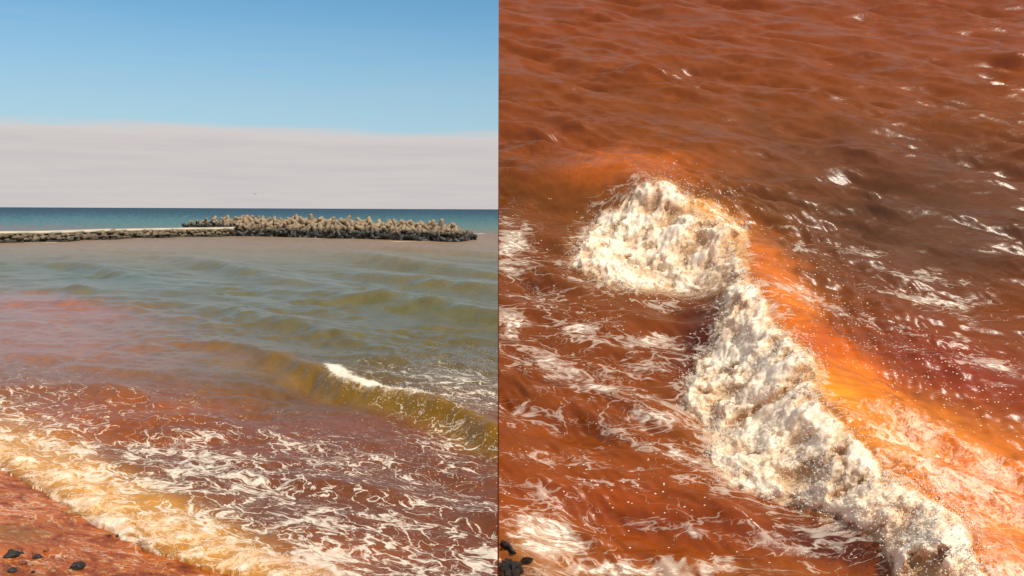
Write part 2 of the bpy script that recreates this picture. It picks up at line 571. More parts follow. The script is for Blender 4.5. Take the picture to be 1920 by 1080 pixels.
def swell(pts, amps, Lf, Lb, wob=0.15):
    """a crest surveyed along the photo's line, higher in the middle, steep in front and easy behind"""
    W = surveyed(pts)
    s, cc = W @ tv, W @ cv
    o = np.argsort(cc)
    s, cc, am = s[o], cc[o], np.array(amps)[o]
    ext = 0.25 * (cc[-1] - cc[0])
    cc2 = np.concatenate([[cc[0] - ext], cc, [cc[-1] + ext]])
    s2 = np.concatenate([[s[0]], s, [s[-1]]])
    am2 = np.concatenate([[am[0] * .25], am, [am[-1] * .4]])
    cf = np.linspace(cc2[0], cc2[-1], 240)
    sf = np.interp(cf, cc2, s2)
    kw = np.hanning(25) / np.hanning(25).sum()
    sf = np.convolve(np.pad(sf, 12, mode='edge'), kw, 'valid')
    sc = np.interp(CS, cf, sf) + wob * fbm(CS / 1.6, CS * 0, 3, 81)
    A = np.interp(CS, cc2, am2, left=0, right=0)
    d = SS - sc
    h = np.where(d > 0, np.exp(-(d / Lf) ** 2), np.exp(-(np.abs(d) / Lb) ** 1.25))
    trough = -0.22 * np.exp(-((d - 2.0 * Lf) / (1.2 * Lf)) ** 2)
    return A * (h + trough), d, A


main_h, main_d, main_A = swell([(330, 640), (400, 648), (460, 655), (530, 680), (595, 703), (655, 733), (730, 752), (800, 770), (870, 797), (931, 828), (1040, 868)],
                               [0.12, 0.24, 0.30, 0.40, 0.54, 0.58, 0.55, 0.60, 0.62, 0.62, 0.58], 0.46, 1.5)
Z += main_h
Z += swell([(370, 575), (450, 592), (540, 612), (640, 636), (740, 652)], [0.14, .34, .42, .32, .12], 0.9, 2.4)[0]
Z += swell([(560, 552), (640, 560), (720, 568), (800, 578), (880, 592), (931, 602), (1040, 622)], [0.18, .44, .60, .68, .62, .56, .4], 1.2, 3.4)[0]
Z += swell([(90, 498), (160, 502), (240, 520), (300, 540)], [.25, .62, .60, .2], 1.6, 3.5)[0]
Z += swell([(320, 484), (400, 500), (470, 518), (540, 530)], [.35, .85, .8, .35], 1.6, 4.0)[0]
Z += swell([(600, 474), (700, 488), (800, 504), (931, 520)], [.4, .85, .85, .5], 1.8, 4.5)[0]
Z += swell([(700, 520), (800, 535), (931, 548)], [.4, .65, .6], 1.5, 4.0)[0]
Z += swell([(640, 462), (760, 470), (931, 482)], [.4, .75, .75], 1.8, 4.5)[0]
Z += swell([(20, 740), (120, 735), (230, 745), (330, 770), (430, 800)], [.10, .16, .20, .16, .08], 0.5, 1.1)[0]
Z += swell([(60, 690), (180, 690), (300, 700), (380, 715)], [.08, .14, .14, .06], 0.5, 1.1)[0]
Z += swell([(480, 905), (600, 915), (720, 935), (850, 965)], [.06, .14, .14, .06], 0.35, 0.9)[0]
Z += swell([(640, 845), (740, 862), (860, 890), (931, 915)], [.06, .12, .14, .12], 0.35, 0.9)[0]

# shore: signed distance landward of the water's edge
SHORE_PX = [(-260, 775), (-120, 822), (0, 880), (60, 912), (120, 948), (180, 985), (250, 1020), (330, 1050), (430, 1078), (560, 1130), (700, 1200)]
shoreW = catmull(surveyed(SHORE_PX), 6)
eD, ePar, eSide = polydist(X, Y, shoreW)
eLand = -eD * eSide                              # side + = seaward?
# make sure sign is landward positive (the camera side)
cs_, _, sd_ = polydist(np.array([-12.0]), np.array([14.0]), shoreW)
if (-sd_[0]) < 0:
    eLand = -eLand
eLand = eLand + 0.16 * fbm(X * 1.3, Y * 1.3, 4, 91) + 0.05 * perlin(X * 6, Y * 6, 95)
BEACH_SLOPE = 0.07
# calm the water towards the edge, then the surf roll
Z *= 1 - 0.65 * sst(eLand, -3.0, -0.3)
roll_var = 0.75 + 0.5 * fbm(X / 1.5, Y / 1.5, 3, 33)
roll = 0.13 * roll_var * np.where(eLand > -0.42, np.exp(-((eLand + 0.42) / 0.30) ** 2), np.exp(-np.abs((eLand + 0.42) / 0.95) ** 1.5))
Z += roll + 0.06
P = np.stack([X, Y, Z], -1)
pxL, pyL = proj(P)
# thick froth of the roll
inroll = sst(eLand, -1.15, -0.65) * (1 - sst(eLand, -0.06, 0.06))
thick = inroll * np.clip(0.40 + 0.75 * fbm(X * 1.6, Y * 1.6, 4, 51), 0, 0.8)
thick = np.where((D < 45), thick, 0)
# the spilling crest of the incoming wave
cap = sst(pxL, 585, 640) * (1 - sst(pxL, 740, 860)) * np.exp(-((main_d + 0.36) / 0.48) ** 2) * (D < 45) * (D > 20)
cap = np.clip(cap * 1.25 + 0.35 * fbm(X * 2.5, Y * 2.5, 3, 57) * (cap > 0.1), 0, 1)
thick = np.maximum(thick, cap)
bl = 0.55 * billow(X / 0.34, Y / 0.34, 61) + 0.3 * billow(X / 0.15, Y / 0.15, 62) + 0.15 * billow(X / 0.07, Y / 0.07, 63)
tk = sst(thick, 0.2, 0.8)
Z += tk * (0.12 * (bl - 0.35)) * np.where(D < 24, 1.0, 0.75)
Z = np.where(eLand > 0.0, Z - 1.2 * np.clip(eLand, 0, 1) ** 0.8, Z)
Z = np.where(eLand > 1.0, -2.5, Z)

for cx_, cy_, rx_, ry_ in ((45, 453, 40, 2.2), (95, 454, 20, 1.2), (900, 438, 14, 1.0), (262, 446, 12, 1.2), (560, 447, 60, 0.8), (760, 453, 70, 0.9)):
    thick = np.maximum(thick, 0.62 * np.exp(-(((pxL - cx_) / rx_) ** 2 + ((pyL - cy_) / ry_) ** 2)))
# lace density and flecks
dens = np.zeros_like(X)
wx = pxL + 26 * fbm(X / 2.2, Y / 2.2, 3, 44)
wy = pyL + 20 * fbm(X / 2.2 + 7, Y / 2.2, 3, 45)


def blob(cx, cy, rx, ry, rotd=0.0, p=2.0):
    a = math.radians(rotd)
    dx, dy = wx - cx, wy - cy
    u_, v_ = dx * math.cos(a) + dy * math.sin(a), -dx * math.sin(a) + dy * math.cos(a)
    return np.exp(-((np.abs(u_ / rx)) ** p + np.abs(v_ / ry) ** p))


seaward = -eLand
dens = 0.86 * np.exp(-np.clip(seaward - 0.9, 0, 99) / 2.6)
for b_ in ((400, 880, 190, 40, 14, 1.0), (330, 850, 110, 20, 8, .75), (390, 815, 55, 16, 10, .9), (560, 830, 80, 16, 16, .75),
           (560, 970, 180, 45, 8, .74), (720, 990, 200, 40, 0, .55), (650, 870, 190, 40, 8, .44), (860, 850, 110, 45, 20, .40),
           (840, 950, 120, 30, 6, .42), (900, 1050, 70, 34, -25, .8), (120, 840, 130, 26, 12, .95), (240, 850, 60, 16, 20, .6),
           (750, 1060, 190, 30, 0, .52), (590, 1040, 170, 40, 0, .82), (880, 730, 90, 35, 18, .5), (800, 715, 120, 20, 8, .35), (830, 800, 120, 24, 25, .34)):
    dens = np.maximum(dens, b_[5] * blob(*b_[:5]))
dens = np.where(D > 60, 0, dens)
dens = np.clip(dens * 0.92, 0, 1.25)
fleck = np.zeros_like(X)
for b_ in ((860, 720, 110, 40, 10, .55), (720, 735, 90, 16, 12, .8), (830, 790, 120, 30, 24, .30), (780, 850, 150, 60, 15, .25), (640, 840, 140, 40, 10, .25), (900, 680, 60, 30, 0, .4)):
    fleck = np.maximum(fleck, b_[5] * blob(*b_[:5]))

# colour of the water itself: clear green-blue offshore, silty green inside, iron-red near the shore
tab = [(391, (30, 58, 76)), (400, (38, 76, 94)), (412, (70, 112, 118)), (428, (104, 130, 122)), (440, (140, 122, 100)), (455, (150, 126, 102)), (478, (136, 122, 92)),
       (500, (114, 106, 66)), (560, (108, 100, 58)), (640, (104, 94, 54)), (700, (108, 90, 60)), (760, (118, 80, 46)), (800, (130, 72, 42)), (860, (122, 70, 44)),
       (950, (120, 68, 42)), (1080, (122, 66, 40)), (1400, (122, 66, 40))]
ty = np.array([a[0] for a in tab], float)
tcx = np.array([srgb(*a[1]) for a in tab])
alb = np.stack([np.interp(wy * 0.5 + pyL * 0.5, ty, tcx[:, k]) for k in range(3)], -1)
for b_ in ((90, 575, 170, 22, 6, (176, 104, 84), .65), (60, 630, 170, 55, 0, (176, 116, 94), .7), (170, 660, 240, 50, 0, (158, 104, 78), .6), (120, 730, 220, 30, 0, (150, 88, 60), .6),
           (120, 460, 200, 12, 0, (166, 138, 112), .3), (800, 452, 190, 9, 0, (170, 134, 108), .35),
           (200, 770, 180, 26, -3, (160, 80, 20), .85), (80, 800, 130, 30, 0, (164, 84, 22), .85), (230, 815, 190, 20, 8, (152, 78, 24), .8), (330, 770, 90, 14, 5, (154, 80, 30), .7),
           (380, 655, 110, 12, 8, (140, 92, 40), .7), (470, 690, 170, 14, 14, (138, 100, 44), .6),
           (40, 845, 110, 34, 15, (206, 134, 44), .9), (130, 890, 170, 40, 26, (214, 150, 62), .9), (270, 965, 220, 48, 28, (214, 152, 66), .9), (450, 1040, 220, 50, 22, (214, 150, 62), .85),
           (640, 1040, 120, 30, 0, (180, 100, 44), .6), (200, 520, 160, 14, 5, (92, 104, 78), .4), (820, 580, 180, 16, 8, (104, 104, 60), .6), (150, 418, 250, 12, 0, (88, 132, 136), .5),
           (80, 428, 140, 5, 0, (140, 112, 122), .6)):
    a_ = (b_[6] * np.clip(blob(*b_[:5]) * 1.3, 0, 1))[..., None]
    alb = alb * (1 - a_) + srgb(*b_[5]) * a_
# golden translucency of the wave's front, painted into its olive colour
wb = (np.exp(-((main_d - 0.35) / 0.55) ** 2) * sst(pxL, 420, 640) * (D < 50) * 0.85)[..., None]
alb = alb * (1 - wb) + srgb(150, 112, 30) * wb
alb = alb * (0.92 + 0.22 * fbm(X / 1.4, Y / 3.0, 4, 77))[..., None]
P = np.stack([X, Y, Z], -1).reshape(-1, 3)
gl = 0.13 + np.clip(0.26 + 0.32 * sst(D, 24, 44), 0, 1) * np.exp(-np.clip(D - 80, 0, 1e9) / 60.0)
att = {'albedo': np.concatenate([np.clip(alb, 0.004, 0.9), gl[..., None]], -1).reshape(-1, 4), 'mask': np.stack([thick, dens, fleck], -1).reshape(-1, 3)}
Fq = grid_faces(*X.shape)
cull = (eLand.reshape(-1) < 1.6)[Fq].any(1)
ft = (thick.reshape(-1))[Fq].mean(1)
iscap = (cap.reshape(-1))[Fq].mean(1)
for nm, kp, lb, ct, kd in (
        ('sea', cull & (ft < 0.28), 'grey green sea turning rust red near the shore, laced with white foam', 'sea', 'structure'),
        ('surf_foam', cull & (ft >= 0.28) & (iscap < 0.3), 'cream foam roll breaking along the rusty beach edge', 'foam', 'stuff'),
        ('crest_foam', cull & (ft >= 0.28) & (iscap >= 0.3), 'white foam spilling from the crest of the olive green wave', 'foam', 'stuff')):
    used, f2 = submesh(P, Fq, kp)
    o = mesh_np(nm, P[used], f2[:, ::-1], M_SEA, {k: v[used] for k, v in att.items()})
    tag(o, lb, ct, kind=kd)
# spray over the roll and the crest
tf, Df = thick.reshape(-1), D.reshape(-1)
cand = np.where((tf > 0.35) & (Df < 36) & (Df > 14) & (eLand.reshape(-1) < 0.1))[0]
pk = rng.choice(cand, min(4200, len(cand)), False)
Pd = P[pk] + np.stack([rng.normal(0, .03, len(pk)), rng.normal(0, .03, len(pk)), np.abs(rng.normal(0, .035, len(pk)))], -1)
capf = cap.reshape(-1)[pk] > 0.2
droplets('surf_spray', Pd[~capf], rng.uniform(0.004, 0.010, (~capf).sum()), 'white spray flecks tossed up from the beach foam roll', 'spray')
droplets('crest_spray', Pd[capf], rng.uniform(0.008, 0.018, capf.sum()), 'white spray flecks over the olive wave crest', 'spray')

# ------------------------------------------------------------------ beach
bx = np.concatenate([np.linspace(-90, -15, 14), np.arange(-14, 0, 0.045), np.linspace(0.2, 90, 30)])
by = np.concatenate([np.linspace(-60, 9, 12), np.arange(9.3, 28, 0.055), np.linspace(28.5, 110, 20)])
BX, BY = np.meshgrid(bx, by)
d_, p_, s_ = polydist(BX, BY, shoreW)
eb = -d_ * s_
if (-sd_[0]) < 0:
    eb = -eb
beach_h = lambda x, y, e: BEACH_SLOPE * e + 0.035 * fbm(x * 0.9, y * 0.9, 4, 15) * sst(e, -0.5, 1) + 0.012 * fbm(x * 5, y * 5, 3, 18)
BZ = np.where(eb > -40, beach_h(BX, BY, np.clip(eb, -30, 30)), -2.1)
bp = np.stack([BX, BY, BZ], -1)
bpx, bpy_ = proj(bp)
sandm = np.maximum(np.exp(-(((bpx - 40) / 110) ** 2 + ((bpy_ - 1000) / 30) ** 2)), np.exp(-(((bpx - 20) / 160) ** 2 + ((bpy_ - 1085) / 25) ** 2)) * 0.8) * 0.72
o = mesh_np('beach', bp.reshape(-1, 3), grid_faces(*BX.shape), M_BEACH, {'mask': np.stack([np.zeros_like(sandm), sandm, np.zeros_like(sandm)], -1).reshape(-1, 3)})
tag(o, 'wet rust red beach washed by the sea, grey sand patches', 'beach', kind='structure')


def stone_mesh(name, seed, sub=3, rough=0.35, flat=0.7, angular=0.5):
    bm = bmesh.new()
    bmesh.ops.create_icosphere(bm, subdivisions=sub, radius=1.0)
    r = random.Random(seed)
    planes = [(Vector((r.gauss(0, 1), r.gauss(0, 1), r.gauss(0, 1))).normalized(), r.uniform(0.62, 0.95)) for _ in range(11)]
    from mathutils import noise as mn
    off = Vector((r.uniform(0, 50), r.uniform(0, 50), 0))
    for v in bm.verts:
        p = v.co.copy()
        for n, dd in planes:
            k = p.dot(n) - dd
            if k > 0:
                p -= n * k * angular * 1.6
        p *= 1 + rough * mn.noise(p * 1.7 + off) + 0.3 * rough * mn.noise(p * 4.5 + off)
        p.z *= flat
        v.co = p
    me = bpy.data.meshes.new(name)
    bm.to_mesh(me)
    bm.free()
    me.polygons.foreach_set('use_smooth', np.ones(len(me.polygons), bool))
    return me


def put(name, me, mat, loc, scale, rz=0.0, rx=0.0, parent=None):
    if not me.materials:
        me.materials.append(mat)
    o = bpy.data.objects.new(name, me)
    COL.objects.link(o)
    o.location = loc
    o.scale = scale if hasattr(scale, '__len__') else (scale,) * 3
    o.rotation_euler = (rx, 0, rz)
    if parent:
        o.parent = parent
    return o


# ------------------------------------------------------------------ stones on the beach
def beach_point(px, py):
    p = hit(px, py)
    for _ in range(4):
        q = polydist(np.array([p[0]]), np.array([p[1]]), shoreW)
        e = -q[0] * q[2] * (1 if (-sd_[0]) > 0 else -1)
        z = float(beach_h(np.array([p[0]]), np.array([p[1]]), e)[0])
        p = hit(px, py, P0=(0, 0, z))
    return p


for i, (px, py, wd, mat, lb) in enumerate((
        (146, 1066, 40, M_DARK, 'largest black angular rock on the beach, nearest the surf'),
        (70, 1046, 24, M_DARK, 'rounded black rock on the grey sand, between the other two dark ones'),
        (22, 1044, 36, M_DARK, 'low dark brown rock at the far left of the beach'),
        (86, 1034, 16, M_REDR, 'small rust red stone just behind the rounded black rock'),
        (40, 1038, 14, M_DARK, 'small dark stone touching the low dark brown rock'),
        (44, 1058, 22, M_REDR, 'rust red stone in front of the rounded black rock'),
        (58, 1056, 10, M_TANR, 'small tan pebble beside the rust red stone'),
        (24, 1072, 26, M_DARK, 'dark stone cut off by the lower left of the view'),
        (100, 1072, 12, M_TANR, 'tan pebble left of the largest black rock'),
        (132, 1072, 14, M_TANR, 'tan pebble tucked under the largest black rock'),
        (12, 1062, 18, M_REDR, 'reddish stone below the low dark brown rock'),
        (62, 1074, 12, M_DARK, 'small dark pebble midway along the lower edge of sand'))):
    p = beach_point(px, py)
    r_ = 0.31 * wd / F_PX * np.linalg.norm(p - Cc)
    o = put('beach_rock', stone_mesh('beach_rock', 100 + i, 3, 0.4, 0.72, 0.7), mat, (p[0], p[1], p[2] + r_ * 0.28), (r_, r_ * 0.9, r_ * 0.95), random.uniform(0, 6))
    tag(o, lb, 'rock', 'rocks on the rusty beach')
# small pebbles along the wet edge
for i, (px, py, wd) in enumerate(((205, 1005, 7), (222, 1006, 9), (198, 983, 6), (176, 975, 8), (130, 962, 12), (150, 963, 12), (165, 965, 8))):
    p = beach_point(px, py)
    r_ = wd / 2 / F_PX * np.linalg.norm(p - Cc)
    o = put('pebble', stone_mesh('pebble', 130 + i, 2, 0.3, 0.7, 0.6), (M_TANR if i in (4, 5) else M_DARK), (p[0], p[1], p[2] + r_ * 0.2), r_, random.uniform(0, 6))
    tag(o, ('tan pebble on the wet red sand under the foam roll' if i in (4, 5) else 'tiny dark pebble on the wet red sand under the foam roll'), 'pebble', 'pebbles along the wet edge')

gv, gf = [], []
for k in range(420):
    px, py = random.uniform(-30, 330), 1085 - abs(random.gauss(0, 34))
    p = beach_point(px, py)
    if polydist(np.array([p[0]]), np.array([p[1]]), shoreW)[0][0] < 0.15:
        continue
    rr = random.uniform(0.008, 0.026)
    Q3 = Matrix.Rotation(random.uniform(0, 6), 3, 'Z') @ Matrix.Rotation(random.uniform(0, 1), 3, 'X')
    gf += [[len(gv) + c for c in f] for f in OCT_F]
    gv += [np.array(Q3 @ Vector(v * rr * np.array([1.2, 1.0, 0.7]))) + p for v in OCT_V]
o = mesh_np('beach_grit', np.array(gv), np.array(gf), M_REDR, smooth=False)
tag(o, 'rusty grit strewn among the rocks on the beach', 'grit', kind='stuff')

# ================================================================== breakwater
bwr = bpy.data.objects.new('stone_breakwater', None)
COL.objects.link(bwr)
tag(bwr, 'long low breakwater of dark stones with a pale flat concrete top', 'breakwater')
wall_px = [(-330, 470), (-150, 462), (0, 456), (120, 453), (230, 448), (340, 445), (420, 443.5), (470, 442)]
WB = catmull(surveyed(wall_px), 10)
bwr.location = (WB[30][0], WB[30][1], 0)
inv = Vector(bwr.location)


def along(Wp, step):
    seg = np.linalg.norm(np.diff(Wp, axis=0), axis=1)
    L = np.concatenate([[0], np.cumsum(seg)])
    n = int(L[-1] / step)
    s = np.linspace(0, L[-1], n + 1)
    Q = np.stack([np.interp(s, L, Wp[:, 0]), np.interp(s, L, Wp[:, 1])], -1)
    T = np.gradient(Q, axis=0)
    T /= np.linalg.norm(T, axis=1)[:, None]
    return Q, T, s


Q, T, S = along(WB, 3.0)
Nn = np.stack([T[:, 1], -T[:, 0]], -1)            # towards the camera side


def strip(name, Q, Nn, prof, mat, parent, zs=None):
    """sweep a closed profile [(outward, z)] along a path"""
    k = len(prof)
    V = []
    for i in range(len(Q)):
        for j, (a, z) in enumerate(prof):
            jj = 0.0 if zs is None else zs
            r = random.Random(i * 31 + j)
            V.append((Q[i][0] + Nn[i][0] * (a + r.uniform(-jj, jj)) - inv.x, Q[i][1] + Nn[i][1] * (a + r.uniform(-jj, jj)) - inv.y, z + r.uniform(-jj, jj)))
    Fs = []
    for i in range(len(Q) - 1):
        for j in range(k):
            a, b = i * k + j, i * k + (j + 1) % k
            Fs.append((a, b, b + k, a + k))
    o = mesh_np(name, np.array(V), np.array(Fs), mat, smooth=False)
    o.parent = parent
    bm = bmesh.new()
    bm.from_mesh(o.data)
    bmesh.ops.holes_fill(bm, edges=[e for e in bm.edges if e.is_boundary])
    bmesh.ops.recalc_face_normals(bm, faces=bm.faces)
    bm.to_mesh(o.data)
    bm.free()
    return o


strip('rubble_core', Q, Nn, [(0.4, -1.0), (-0.9, 1.55), (-7.0, 1.55), (-9.5, -1.0)], M_BOULD, bwr, 0.08)
# flat top in cast slabs, laid end to end with open joints
ncap = 0
for i in range(0, len(Q) - 2, 2):
    q = np.array([Q[i] + (Q[i + 1] - Q[i]) * 0.015, Q[i + 1], Q[i + 2] - (Q[i + 2] - Q[i + 1]) * 0.015])
    dz = random.uniform(-0.05, 0.05)
    o = strip('concrete_slab', q, Nn[i:i + 3], [(-0.55, 1.57 + dz), (-0.55, 2.02 + dz), (-6.4, 2.05 + dz), (-6.4, 1.57 + dz)], M_CAP, bwr)
    ncap += 1
bm_variants = [stone_mesh('boulder', 200 + k, 2, 0.35, 0.8, 0.9) for k in range(8)]
for me in bm_variants:
    me.materials.append(M_BOULD)
# the stones of the face, those in view one by one
Qb, Tb, Sb = along(WB, 1.02)
Nb = np.stack([Tb[:, 1], -Tb[:, 0]], -1)
cnt = 0
for row, (a0, z0) in enumerate(((0.75, 0.05), (0.1, 0.72), (-0.45, 1.30))):
    for i in range(len(Qb)):
        if cnt >= 296:
            break
        if (i + row) % 1:
            continue
        px, _ = proj(np.array([Qb[i][0], Qb[i][1], 0.5]))
        if px < -25 or px > 468 or random.random() < 0.10:
            continue
        a, z = a0 + random.uniform(-.25, .3), z0 + random.uniform(-.2, .2)
        s = random.uniform(0.48, 0.86)
        put('boulder', random.choice(bm_variants), M_BOULD, (Qb[i][0] + Nb[i][0] * a - inv.x + random.uniform(-.3, .3), Qb[i][1] + Nb[i][1] * a - inv.y, z),
            (s * random.uniform(.85, 1.3), s, s * random.uniform(.8, 1.1)), random.uniform(0, 6), random.uniform(-.5, .5), bwr)
        cnt += 1
print('boulders', cnt, 'slabs', ncap)

# ------------------------------------------------------------------ tetrapods
def tetrapod_mesh(name, seed):
    r = random.Random(seed)
    bm = bmesh.new()
    dirs = [Vector((0, 0, 1))] + [Vector((math.cos(a) * 0.943, math.sin(a) * 0.943, -0.333)) for a in (0.3, 0.3 + 2.094, 0.3 + 4.189)]
    for dvec in dirs:
        q = dvec.to_track_quat('Z', 'Y').to_matrix().to_4x4()
        rings = []
        for (t, rad) in ((0.0, 0.47), (0.35, 0.45), (1.14, 0.30), (1.23, 0.27), (1.27, 0.20)):
            ring = []
            for k in range(12):
                a = 2 * math.pi * k / 12
                ring.append(bm.verts.new(q @ Vector((rad * math.cos(a) * r.uniform(.97, 1.03), rad * math.sin(a) * r.uniform(.97, 1.03), t))))
            rings.append(ring)
        for a, b in zip(rings[:-1], rings[1:]):
            for k in range(12):
                bm.faces.new((a[k], a[(k + 1) % 12], b[(k + 1) % 12], b[k]))
        bm.faces.new(rings[-1])
    me = bpy.data.meshes.new(name)
    bm.to_mesh(me)
    bm.free()
    me.materials.append(M_CONC)
    me.polygons.foreach_set('use_smooth', np.ones(len(me.polygons), bool))
    return me


tets = [tetrapod_mesh('tetrapod', k) for k in range(3)]


def pile(line_px, heights, depth_rows, label_fn, group, step=1.55, seed=1, size=1.05):
    """tetrapods heaped along a surveyed base line, rising towards the back"""
    r = random.Random(seed)
    W = surveyed(line_px)
    L = catmull(W, 10)
    Qp, Tp, Sp = along(L, step)
    Np = np.stack([Tp[:, 1], -Tp[:, 0]], -1)
    hs = np.interp(np.linspace(0, 1, len(Qp)), np.linspace(0, 1, len(heights)), heights)
    out = []
    for row in range(depth_rows):
        f = row / max(depth_rows - 1, 1)
        for i in range(len(Qp)):
            H = hs[i]
            z = 0.35 + (H - 0.9) * f + r.uniform(-.3, .3)
            back = 0.4 + f * H * 1.15 + r.uniform(-.4, .4)
            if z > H or (f > 0 and H < 1.6 and row > 1):
                continue
            x = Qp[i][0] - Np[i][0] * back + Tp[i][0] * (0.5 * step * (row % 2) + r.uniform(-.4, .4))
            y = Qp[i][1] - Np[i][1] * back + Tp[i][1] * r.uniform(-.4, .4)
            s = size * r.uniform(0.9, 1.12)
            o = put('tetrapod', r.choice(tets), M_CONC, (x, y, z), s)
            o.rotation_euler = (r.uniform(0, 6.28), r.uniform(-0.9, 0.9), r.uniform(0, 6.28))
            u = i / (len(Qp) - 1)
            tag(o, label_fn(u, f, px=None), 'tetrapod', group(u, f))
            out.append(o)
    return out, Qp, Np, hs


def lab_main(u, f, px):
    if u > 0.88:
        return 'dark wet concrete tetrapod at the seaward tip of the long pile'
    if f < 0.3:
        return 'dark wet concrete tetrapod along the waterline of the long pile'
    return 'tan concrete tetrapod heaped on the upper slope of the long pile'


def grp_main(u, f):
    if u > 0.88:
        return 'dark tetrapods at the tip of the long pile'
    if f < 0.3:
        return 'tetrapods along the waterline of the long pile'
    return 'tan tetrapods heaped on the long pile'


main_line = [(440, 443.5), (520, 444.5), (620, 446.5), (720, 449.5), (800, 452.5), (850, 454), (886, 450)]
t1, Qm, Nm, Hm = pile(main_line, [3.9, 4.1, 4.1, 4.0, 3.8, 3.6, 3.5, 3.3, 2.9, 2.1, 1.3], 5, lab_main, grp_main, 1.85, 3, 1.25)
t2, Qs, Ns, Hs = pile([(345, 430.5), (385, 430.5), (425, 431), (470, 432)], [1.6, 3.3, 3.8, 3.7], 3,
                      lambda u, f, px: 'tan concrete tetrapod in the small pile behind the low stone wall',
                      lambda u, f: 'tetrapods in the small pile behind the wall', 1.8, 5, 1.15)
print('tetrapods', len(t1), len(t2))


def mound(name, Qp, Np, hs, label, parent=None):
    prof = [(-0.9, -1.0, 0), (-1.0, 0.15, 0), (-1.3, 0, .78), (-2.3, 0, .80), (-3.4, 0, 0.1), (-3.6, -1.0, 0)]
    V = []
    for i in range(len(Qp)):
        H = hs[i]
        for (a, z0, zf) in prof:
            aa = a if zf == 0 else a * H * 0.75
            aa = a * H * 0.75 if a < -1.05 else a
            V.append((Qp[i][0] + Np[i][0] * aa, Qp[i][1] + Np[i][1] * aa, z0 + zf * (H - 1.0)))
    k = len(prof)
    Fs = []
    for i in range(len(Qp) - 1):
        for j in range(k):
            a, b = i * k + j, i * k + (j + 1) % k
            Fs.append((a, b, b + k, a + k))
    o = mesh_np(name, np.array(V), np.array(Fs), M_BOULD, smooth=False)
    bm = bmesh.new()
    bm.from_mesh(o.data)
    bmesh.ops.holes_fill(bm, edges=[e for e in bm.edges if e.is_boundary])
    bmesh.ops.recalc_face_normals(bm, faces=bm.faces)
    bm.to_mesh(o.data)
    bm.free()
    return tag(o, label, 'stone mound')


mound('stone_mound', Qm, Nm, Hm, 'dark rubble mound showing through the long tetrapod pile')
mound('stone_mound', Qs, Ns, Hs, 'dark rubble mound under the small tetrapod pile behind the wall')

# a pale block landing where wall and pile meet
pb = hit(446, 436)
bm = bmesh.new()
bmesh.ops.create_cube(bm, size=1.0)
bmesh.ops.scale(bm, vec=(1.5, 1.5, 1.5), verts=bm.verts)
bmesh.ops.bevel(bm, geom=bm.edges, offset=0.08, segments=1, affect='EDGES')
me = bpy.data.meshes.new('concrete_block')
bm.to_mesh(me)
bm.free()
o = put('concrete_block', me, M_CONC, (pb[0] - 1.0, pb[1] - 7, 2.7), 1.0, 0.75)
tag(o, 'tan concrete block where the low wall meets the tetrapods', 'block')

# one seabird far off over the horizon
def bird():
    bm = bmesh.new()
    prof = [(-0.22, 0.02), (-0.12, 0.05), (0.0, 0.065), (0.12, 0.045), (0.2, 0.03), (0.25, 0.008)]
    rings = []
    for (x, r) in prof:
        rings.append([bm.verts.new((x, r * math.cos(k * math.pi / 4), r * math.sin(k * math.pi / 4))) for k in range(8)])
    for a, b in zip(rings[:-1], rings[1:]):
        for k in range(8):
            bm.faces.new((a[k], a[(k + 1) % 8], b[(k + 1) % 8], b[k]))
    bm.faces.new(rings[0][::-1])
    bm.faces.new(rings[-1])
    body = bpy.data.meshes.new('seabird')
    bm.to_mesh(body)
    bm.free()
    body.materials.append(M_BIRD)
    b = bpy.data.objects.new('seabird', body)
    COL.objects.link(b)
    for s in (-1, 1):
        V = []
        for (y, z, x0, x1) in ((0.03, 0.03, -0.07, 0.09), (0.28, 0.17, -0.04, 0.10), (0.55, 0.12, -0.10, 0.0), (0.66, 0.06, -0.14, -0.10)):
            V += [(x0, s * y, z), (x1, s * y, z), ((x0 + x1) / 2, s * y, z + 0.02)]
        Fs = []
        for i in range(3):
            for j in range(3):
                a, c_ = i * 3 + j, i * 3 + (j + 1) % 3
                Fs.append((a, c_, c_ + 3, a + 3))
        wg = mesh_np('wing', np.array(V), np.array(Fs), M_BIRD)
        wg.parent = b
    return b


b_ = bird()
b_.location = Vector(Cc + ray(478, 364) * 210)
b_.rotation_euler = (0.2, 0, 1.2)
tag(b_, 'tiny dark seabird flying low in the pale cloud above the horizon', 'bird')

# ================================================================== the rust-red water on the right: a sloping body of water standing beside the camera
HR = 4.5                                          # distance from the camera to its plane
HORR = -500                                       # where that plane would vanish, in photo rows
TILT = math.atan((540 - HORR) / F_PX) - PITCH     # how far it leans up from the level
NR = np.array([0.0, -math.sin(TILT), math.cos(TILT)])
VR = np.array([0.0, math.cos(TILT), math.sin(TILT)])
O_R = Cc - NR * HR                                # foot of the perpendicular: local origin
SZ = 0.46                                         # built at this size: the wave stands about 0.35 m high
O_B = Cc - NR * HR * SZ
gpx = np.arange(935, 1990, 1.45)
gpy = np.arange(-40, 1150, 1.42)
GX, GY = np.meshgrid(gpx, gpy)
H3 = hit(GX, GY, NR, O_R)
U = H3[..., 0] - O_R[0]
V = (H3 - O_R) @ VR


def plane_uv(px, py, lift=0.0):
    p = hit(px, py, NR, O_R, lift)
    return np.stack([p[..., 0], (p - O_R) @ VR], -1)


